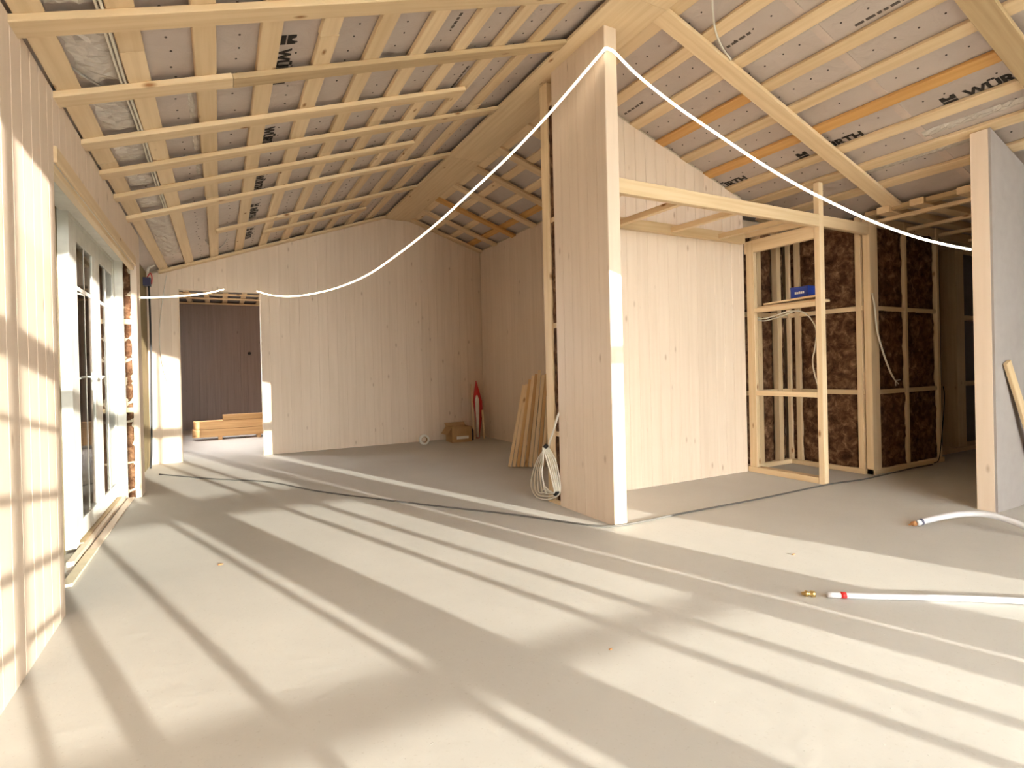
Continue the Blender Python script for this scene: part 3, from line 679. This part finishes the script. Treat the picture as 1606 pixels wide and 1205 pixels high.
# closet front frame
cfm = empty('closet_frame', (4.37, 3.1, 0)); tag(cfm, 'open pine closet frame with shelf rail in front of brown wool', 'timber frame')
stud('post', 4.340, 4.398, 2.738, 2.788, 0.0, 2.475, 'pine_pale', cfm)
stud('wall_stud', 4.340, 4.385, 3.372, YA-0.02, 0.052, 2.12, 'pine_pale', cfm)
ybar('header', 4.341, 4.386, 2.789, 3.468, 2.028, 2.14, 'pine', cfm)
ybar('shelf_rail', 4.341, 4.389, 2.789, 3.371, 1.470, 1.512, 'pine', cfm)
ybar('middle_rail', 4.341, 4.386, 2.789, 3.371, 0.712, 0.756, 'pine', cfm)
ybar('sole_plate', 4.338, 4.430, 2.789, 3.468, 0.0, 0.050, 'pine', cfm)
xbar('beam', 4.399, 5.17, 2.741, 2.785, 2.118, 2.212, 'pine', cfm)
bar('brace', (4.345, 2.80, 2.165), (4.345, 3.46, 2.20), 0.045, 0.048, 'pine', cfm)
sp = ybar('shelf_plank', 4.40, 4.56, 2.80, 3.47, 1.513, 1.533, 'pine'); tag(sp, 'flat plank lying as a shelf on the closet rail', 'plank')
sp2 = bar('shelf_plank', (4.45, 2.815, 1.562), (4.45, 3.32, 1.545), 0.10, 0.018, 'pine'); tag(sp2, 'upper slanted plank under the blue box in the closet', 'plank')
bb = empty('blue_box', (4.47, 3.0, 1.575)); tag(bb, 'small bright blue box with white print on the closet shelf', 'box')
box('box_body', (4.44, 2.915, 1.566), (4.54, 3.075, 1.655), 'blue', bb)
box('box_lid', (4.437, 2.912, 1.648), (4.543, 3.078, 1.662), 'blue', bb)
rr = random.Random(5); yy = 3.035
for i in range(5):
    box('white_print', (4.4385, yy-0.014, 1.600), (4.4398, yy, 1.600+rr.choice((0.014, 0.018, 0.02))), 'paper', bb); yy -= 0.018
c1 = tube('white_cable', [(4.42, 3.455, 1.46), (4.405, 3.339, 1.417), (4.405, 3.221, 1.429), (4.40, 3.065, 1.455), (4.40, 2.935, 1.434), (4.40, 2.856, 1.355), (4.405, 2.825, 1.261), (4.405, 2.839, 1.129), (4.405, 2.863, 1.023), (4.405, 2.85, 0.915), (4.41, 2.82, 0.80), (4.41, 2.81, 0.76)], 0.006, 'white_cable')
tag(c1, 'pale cable sagging under the closet shelf and down behind the post', 'cable')
c2 = tube('white_cable', [(4.43, 3.46, 1.44), (4.43, 3.36, 1.400), (4.43, 3.26, 1.405), (4.42, 3.12, 1.43), (4.41, 2.98, 1.462)], 0.005, 'white_cable')
tag(c2, 'second short cable loop hanging below the closet shelf rail', 'cable')
cc = empty('wall_cable', (5.2, 2.7, 0.8)); tag(cc, 'cable hanging from the corner post with split loose wire ends', 'cable')
tube('cable_sheath', [(5.06, 2.73, 1.60), (5.065, 2.715, 1.48), (5.085, 2.71, 1.289), (5.154, 2.705, 1.094), (5.249, 2.70, 0.923), (5.31, 2.70, 0.85)], 0.008, 'white_cable', cc)
for e in ((5.345, 2.70, 0.775), (5.385, 2.695, 0.79), (5.405, 2.69, 0.83)): tube('wire_end', [(5.31, 2.70, 0.85), (5.335, 2.698, 0.825), e], 0.004, 'white_cable', cc, n=4, sides=6)
ru = tube('rubber_tube', [(6.02, 2.715, 0.012), (6.10, 2.71, 0.05), (6.19, 2.72, 0.30), (6.245, 2.72, 0.62), (6.25, 2.73, 0.74)], 0.0045, 'black'); tag(ru, 'thin black tube rising from the floor at the insulated wall', 'tube')

# LED light strip slung across the room
led = empty('light_strip', (2.17, 2.70, 2.98)); tag(led, 'glowing white light strip slung across the room over the wing wall', 'light strip')
tube('lit_tube', [(0.43, 7.525, 2.06), (0.561, 7.16, 1.969), (0.726, 6.698, 1.901), (0.899, 6.213, 1.873), (1.075, 5.718, 1.879), (1.25, 5.226, 1.932), (1.405, 4.791, 2.042), (1.586, 4.284, 2.205), (1.742, 3.846, 2.384), (1.878, 3.464, 2.55), (1.997, 3.129, 2.721), (2.095, 2.854, 2.885), (2.140, 2.715, 2.965), (2.152, 2.703, 2.982), (2.18, 2.70, 2.985), (2.216, 2.682, 2.960), (2.346, 2.629, 2.826), (2.573, 2.537, 2.642), (2.843, 2.429, 2.456), (3.078, 2.334, 2.298), (3.318, 2.237, 2.154), (3.562, 2.138, 2.029), (3.81, 2.038, 1.918), (4.063, 1.936, 1.827), (4.278, 1.85, 1.772), (4.46, 1.775, 1.735)], 0.0078, 'led', led)
tube('lit_tube', [(-0.592, 5.722, 1.706), (-0.441, 6.149, 1.774), (-0.25, 6.665, 1.868), (-0.077, 7.13, 1.966), (0.06, 7.52, 2.066)], 0.0078, 'led', led)
tube('lead_cable', [(0.06, 7.52, 2.066), (0.09, 7.60, 2.10), (0.25, 7.69, 2.13), (0.40, 7.60, 2.10), (0.43, 7.525, 2.06)], 0.006, 'white_cable', led)
lathe('hook', [(0, 0.004), (0.03, 0.004)], (2.165, 2.735, 2.972), (0, -1, 0), 'steel', led, 8)

# coil of white cable at the foot of the bare stud
co = empty('cable_coil', (2.12, 3.5, 0)); tag(co, 'coil of white cable tied up against the bare stud', 'cable')
for i in range(5):
    e = i*0.034; xx = 2.150-0.012*i
    pts = [(xx, 3.475, 0.42), (xx-.004, 3.60-e, 0.335), (xx, 3.70-e*1.5, 0.215), (xx, 3.745-e*2.2, 0.09), (xx, 3.68-e*1.6, 0.012+e*.7), (xx, 3.54-e*.5, 0.012+e*.9), (xx+.004, 3.40, 0.055+e*.4), (xx+.004, 3.335, 0.11), (xx+.008, 3.345+e*.2, 0.20), (xx+.008, 3.39+e*.3, 0.32), (xx, 3.475, 0.42)]
    tube('loop', pts, 0.0055, 'white_cable', co)
tube('cable_lead', [(2.15, 3.475, 0.42), (2.135, 3.43, 0.47), (2.135, 3.37, 0.554), (2.15, 3.345, 0.647), (2.19, 3.36, 0.70)], 0.0065, 'white_cable', co)
tube('cable_lead', [(2.152, 3.47, 0.425), (2.14, 3.42, 0.485), (2.14, 3.362, 0.58), (2.16, 3.345, 0.66), (2.20, 3.36, 0.72)], 0.0065, 'white_cable', co)
for p in ((2.124, 3.475, 0.42), (2.128, 3.345, 0.10)): lathe('cable_tie', [(-0.02, 0.016), (0.02, 0.016)], p, (0, 0.8, -0.6), 'black', co, 10)

# planks leaning in the far room
lab = ['leftmost and shortest of the planks leaning behind the wing wall', 'second plank from the left in the leaning bundle', 'third leaning plank, edge on, from the left of the bundle', 'fourth plank from the left in the leaning bundle', 'fifth leaning plank, near the middle of the bundle', 'tallest plank of the leaning bundle', 'third leaning plank from the bare stud', 'second leaning plank from the bare stud', 'rightmost leaning plank, nearest the bare stud']
tops = [0.83, 0.84, 0.89, 0.93, 0.95, 0.99, 0.94, 0.95, 0.96]
mats = ['pine_pale', 'pine_pale', 'cut_timber', 'pine_pale', 'cut_timber', 'pine_pale', 'pine_pale', 'cut_timber', 'pine_pale']
for i in range(9):
    t = i/8; bx = 2.595+0.29*t; by = 4.955-0.18*t; ty = by+0.14-0.20*t; tx = bx+0.27-0.20*t
    p = bar('plank', (bx, by, 0.006), (tx, ty, tops[i]), 0.033, 0.045, mats[i], None, up=(0.53, 0.85, 0)); tag(p, lab[i], 'plank', 'planks leaning behind the wing wall')
# things in the far corner
cb = empty('cardboard_box', (3.0, 7.3, 0)); tag(cb, 'open brown cardboard box with white sticker by the far corner', 'box')
X0, X1, Y0, Y1, Z1 = 2.835, 3.135, 7.12, 7.36, 0.215
box('box_side', (X0, Y0, 0.004), (X1, Y0+0.006, Z1), 'cardboard', cb); box('box_side', (X0, Y1-0.006, 0.004), (X1, Y1, Z1), 'cardboard', cb)
box('box_side', (X0, Y0+0.006, 0.004), (X0+0.006, Y1-0.006, Z1), 'cardboard', cb); box('box_side', (X1-0.006, Y0+0.006, 0.004), (X1, Y1-0.006, Z1), 'cardboard', cb)
box('box_bottom', (X0, Y0, 0.0), (X1, Y1, 0.004), 'cardboard', cb)
meshobj('flap', [(X0, Y0, Z1), (X0, Y1, Z1), (X0-0.075, Y1, Z1-0.10), (X0-0.075, Y0, Z1-0.10)]+[(X0+.004, Y0, Z1+.004), (X0+.004, Y1, Z1+.004), (X0-0.072, Y1, Z1-0.095), (X0-0.072, Y0, Z1-0.095)], BOXF, 'cardboard', cb)
meshobj('flap', [(X0, Y1, Z1), (X1, Y1, Z1), (X1, Y1+0.05, Z1+0.04), (X0, Y1+0.05, Z1+0.04)]+[(X0, Y1-.004, Z1+.004), (X1, Y1-.004, Z1+.004), (X1, Y1+0.047, Z1+0.045), (X0, Y1+0.047, Z1+0.045)], BOXF, 'cardboard', cb)
box('sticker', (2.905, Y0-0.0015, 0.045), (3.085, Y0, 0.085), 'paper', cb)
bt = lathe('bottle', [(0, 0.032), (0.12, 0.033), (0.15, 0.03), (0.17, 0.014), (0.19, 0.014)], (3.185, 7.25, 0.0), (0, 0, 1), 'darkblue'); tag(bt, 'small dark blue bottle between the cardboard box and red bag', 'bottle')
tr = empty('tape_roll', (2.45, 7.2, 0)); tag(tr, 'white ring roll standing on the floor against the far wall', 'roll')
v, f = [], []
for i in range(24):
    a = 2*math.pi*i/24; ca, sa = math.cos(a), math.sin(a)
    for (r, d) in ((0.070, -0.022), (0.070, 0.022), (0.042, 0.022), (0.042, -0.022)): v.append((2.45+ca*r, 7.19+d+0.25*ca*0, 0.071+sa*r))
for i in range(24):
    for k in range(4): a = i*4+k; b = i*4+(k+1) % 4; f.append((a, b, ((i+1) % 24)*4+(k+1) % 4, ((i+1) % 24)*4+k))
meshobj('ring', v, f, 'white_ring', tr, smooth=False)
v, f = [], []
for i in range(24):
    a = 2*math.pi*i/24; ca, sa = math.cos(a), math.sin(a)
    for (r, d) in ((0.0415, -0.023), (0.0415, 0.023), (0.037, 0.023), (0.037, -0.023)): v.append((2.45+ca*r, 7.19+d, 0.071+sa*r))
for i in range(24):
    for k in range(4): a = i*4+k; b = i*4+(k+1) % 4; f.append((a, b, ((i+1) % 24)*4+(k+1) % 4, ((i+1) % 24)*4+k))
meshobj('core_tube', v, f, 'cardboard', tr)
# red folded bag with white sticks in the corner
rb = empty('red_bag', (3.33, 7.4, 0)); tag(rb, 'slim folded red and white bag standing in the far corner', 'bag')
prof = [(0.0, 0.03), (0.10, 0.035), (0.25, 0.05), (0.42, 0.066), (0.55, 0.072), (0.66, 0.052), (0.76, 0.03), (0.85, 0.008)]
v, f = [], []
for j, (z, r) in enumerate(prof):
    for k in range(12):
        a = 2*math.pi*k/12; q = r*(1+0.22*math.cos(3*a+z*5)); v.append((3.345+0.02*math.sin(z*4)+math.cos(a)*q*0.9, 7.385+math.sin(a)*q*0.55, z))
for j in range(len(prof)-1):
    for k in range(12): f.append((j*12+k, j*12+(k+1) % 12, (j+1)*12+(k+1) % 12, (j+1)*12+k))
f.append(tuple(range(11, -1, -1))); n_ = len(v); f.append(tuple(range(n_-12, n_)))
meshobj('bag_body', v, f, 'red', rb, smooth=True)
v, f = [], []
for j, (z, r) in enumerate(((0.02, .022), (.3, .026), (.5, .034), (.58, .030), (.64, .012))):
    for k in range(10):
        a = 2*math.pi*k/10; v.append((3.325+math.cos(a)*r, 7.335+math.sin(a)*r*.6-0.01*math.sin(z*5), z))
for j in range(4):
    for k in range(10): f.append((j*10+k, j*10+(k+1) % 10, (j+1)*10+(k+1) % 10, (j+1)*10+k))
f.append(tuple(range(9, -1, -1))); f.append(tuple(range(40, 50)))
meshobj('white_panel', v, f, 'paper', rb, smooth=True)
st = bar('stick', (3.265, 7.33, 0.0), (3.28, 7.43, 0.80), 0.018, 0.018, 'pine_pale', None, up=(1, 0, 0)); tag(st, 'thin pale stick standing just left of the red bag', 'stick')
st = bar('stick', (3.40, 7.275, 0.0), (3.385, 7.285, 0.42), 0.022, 0.022, 'pine_pale', None, up=(1, 0, 0)); tag(st, 'short pale stick standing just right of the white panel of the bag', 'stick')
# lumber stack in the room beyond the doorway
ll = [('lower front beam of the lumber stack seen through the doorway', -0.39, 9.85, 0.05), ('lower rear beam of the lumber stack beyond the doorway', -0.41, 9.98, 0.05),
      ('upper front beam of the lumber stack seen through the doorway', -0.36, 9.85, 0.178), ('upper rear beam of the lumber stack beyond the doorway', -0.39, 9.98, 0.178)]
for lb, xa, ya, za in ll:
    b_ = xbar('beam', xa, 1.55, ya, ya+0.118, za, za+0.122, 'cut_timber'); tag(b_, lb, 'beam', 'lumber stack beyond the doorway')
b_ = bar('plank', (0.02, 9.92, 0.345), (1.5, 9.93, 0.35), 0.15, 0.085, 'cut_timber'); tag(b_, 'darker loose plank on top of the lumber stack beyond the doorway', 'plank')
for i, xx in enumerate((-0.05, 0.51)):
    b_ = box('bearer', (xx, 9.82, 0.0), (xx+0.06, 10.12, 0.049), 'cut_timber'); tag(b_, ('left' if i == 0 else 'right')+' wooden bearer under the lumber stack beyond the doorway', 'bearer')

# plank leaning on the right partition
lp = bar('plank', (4.99, 1.56, 0.01), (4.545, 1.625, 0.975), 0.062, 0.022, 'pine', None, up=(0, 1, 0.1)); tag(lp, 'narrow pine plank leaning on the grey partition at right', 'plank')

# water pipes on the floor
p1 = empty('water_pipe', (2.5, 1.2, 0)); tag(p1, 'straight white pipe with red band lying on the sunlit floor', 'pipe')
tube('pipe', [(2.252, 1.421, 0.014), (2.40, 1.31, 0.014), (2.62, 1.155, 0.015), (2.80, 1.01, 0.018), (3.0, 0.82, 0.024), (3.3, 0.55, 0.030)], 0.0125, 'white_pipe', p1, sides=14)
ax = Vector((2.32-2.285, 1.368-1.395, 0)).normalized()
lathe('red_band', [(-0.011, 0.0137), (0.011, 0.0137)], (2.302, 1.384, 0.014), ax, 'red', p1, 16)
bf = lathe('brass_fitting', [(0, 0.006), (0.012, 0.009), (0.014, 0.013), (0.022, 0.013), (0.024, 0.009), (0.034, 0.009), (0.036, 0.013), (0.052, 0.013), (0.054, 0.008)], (2.175, 1.485, 0.0135), ax, 'brass'); tag(bf, 'loose brass pipe fitting just off the end of the straight pipe', 'fitting')
p2 = empty('water_pipe', (3.9, 1.6, 0)); tag(p2, 'curved white pipe arching over the floor by the partition', 'pipe')
tube('pipe', [(3.672, 1.757, 0.020), (3.78, 1.70, 0.048), (3.88, 1.62, 0.075), (3.95, 1.52, 0.085), (3.965, 1.42, 0.07), (3.955, 1.33, 0.05), (3.94, 1.15, 0.02), (3.95, 0.95, 0.016)], 0.0180, 'white_pipe', p2, sides=14)
ax2 = Vector((0.108, -0.057, 0.026)).normalized()
lathe('blue_band', [(-0.007, 0.0192), (0.007, 0.0192)], (3.700, 1.744, 0.0268), ax2, 'darkblue', p2, 16)
lathe('end_fitting', [(-0.03, 0.004), (-0.012, 0.008), (-0.010, 0.014), (0.012, 0.014)], (3.658, 1.764, 0.018), ax2, 'rust', p2, 14)

# black cable across the floor
bc = tube('floor_cable', [(-0.578, 6.709, .0065), (-0.107, 6.103, .0065), (0.37, 5.591, .0065), (0.717, 4.876, .0065), (1.102, 4.266, .0065), (1.438, 3.761, .0065), (1.74, 3.333, .0065), (1.993, 2.894, .0065), (2.086, 2.763, .0065), (2.20, 2.713, .0065), (2.40, 2.705, .0065), (2.686, 2.714, .0065), (3.552, 2.70, .0065), (4.356, 2.717, .0065), (4.824, 2.674, .0065), (5.551, 2.707, .0065), (5.95, 2.70, .0065)], 0.0062, 'black_cable'); tag(bc, 'dark grey cable laid across the floor past the wing wall', 'cable')

# cables on the ceiling
def zcab(x, d): return zroof(x)-d*0.5
for i, dx in enumerate((0.0, 0.016)):
    t_ = tube('ceiling_cable', [(-0.366+dx, 1.5, zcab(-.36, .05)), (-0.360+dx, 2.4, zcab(-.36, .045)), (-0.362+dx, 2.99, zcab(-.36, .05)), (-0.356+dx, 3.6, zcab(-.36, .045)), (-0.36+dx, 4.25, zcab(-.36, .05)), (-0.357+dx, 5.2, zcab(-.36, .045))], 0.0055, 'white_cable')
    tag(t_, ('outer' if i == 0 else 'inner')+' of two parallel white cables running along the left ceiling batten', 'cable')
t_ = tube('ceiling_cable', [(-0.53, 2.74, zcab(-.53, .045)), (-0.511, 2.804, zcab(-.511, .045)), (-0.468, 2.921, zcab(-.468, .05)), (-0.40, 3.09, zcab(-.40, .045))], 0.006, 'steel'); tag(t_, 'grey cable running diagonally in the first left ceiling bay', 'cable')
t_ = tube('ceiling_cable', [(2.40, 2.05, zcab(2.4, .10)), (2.509, 2.178, zcab(2.509, .085)), (2.636, 2.288, zcab(2.636, .085)), (2.751, 2.367, zcab(2.751, .085)), (2.868, 2.42, zcab(2.868, .082)), (2.975, 2.445, zcab(2.975, .08))], 0.006, 'white_cable'); tag(t_, 'white cable hanging down the right ceiling slope by the wing wall', 'cable')
t_ = tube('ceiling_cable', [(-0.10, 6.55, zcab(-.1, .03)), (-0.07, 6.85, zcab(-.07, .04)), (-0.01, 7.05, zcab(-.01, .05)), (0.06, 6.95, zcab(.06, .04)), (0.10, 6.7, zcab(.1, .035))], 0.006, 'steel'); tag(t_, 'short looped cable in the ceiling above the doorway', 'cable')
# small electrical box in the far left corner
jb = empty('junction_box', (-0.70, 7.30, 2.0)); tag(jb, 'small electrical box with red and blue wires in far left corner', 'junction box')
box('box_body', (-0.73, 7.22, 2.03), (-0.66, 7.32, 2.12), 'darkblue', jb)
tube('red_wire', [(-0.69, 7.24, 2.12), (-0.66, 7.24, 2.17), (-0.65, 7.30, 2.13), (-0.66, 7.33, 2.06)], 0.006, 'red', jb)
tube('clear_sleeve', [(-0.69, 7.28, 2.12), (-0.68, 7.27, 2.22), (-0.62, 7.25, 2.27)], 0.014, 'white_cable', jb)
tube('black_lead', [(-0.68, 7.27, 2.03), (-0.675, 7.28, 1.6), (-0.68, 7.27, 1.0), (-0.685, 7.2, 0.3), (-0.69, 7.1, 0.02)], 0.010, 'black', jb)
t_ = tube('wall_cable', [(-0.525, 7.535, 2.215), (-0.555, 7.53, 2.03), (-0.60, 7.53, 1.693), (-0.612, 7.53, 1.396), (-0.58, 7.53, 1.098), (-0.538, 7.53, 0.92)], 0.0035, 'white_cable'); tag(t_, 'thin cable hanging on the wall strip left of the doorway', 'cable')
# debris on the floor
for i, (x_, y_, r_) in enumerate(((-0.02, 3.30, 0.008), (2.62, 1.83, 0.007), (1.20, 1.55, 0.005))):
    rr = random.Random(i); v = []
    bmh = bmesh.new(); bmesh.ops.create_icosphere(bmh, subdivisions=1, radius=r_)
    for q in bmh.verts: q.co = Vector((q.co.x*(1.3+rr.random()), q.co.y*(0.7+rr.random()*.5), max(q.co.z*.6, -r_*.3)))+Vector((x_, y_, r_*.3))
    vs = [tuple(q.co) for q in bmh.verts]; fs = [tuple(q.index for q in fa.verts) for fa in bmh.faces]; bmh.free()
    tag(meshobj('debris_chip', vs, fs, 'rust'), ['small chip of debris on the sunlit floor near the terrace door', 'small chip of debris on the floor near the curved pipe', 'tiny chip of debris on the floor in the foreground'][i], 'chip', 'debris chips on the floor')
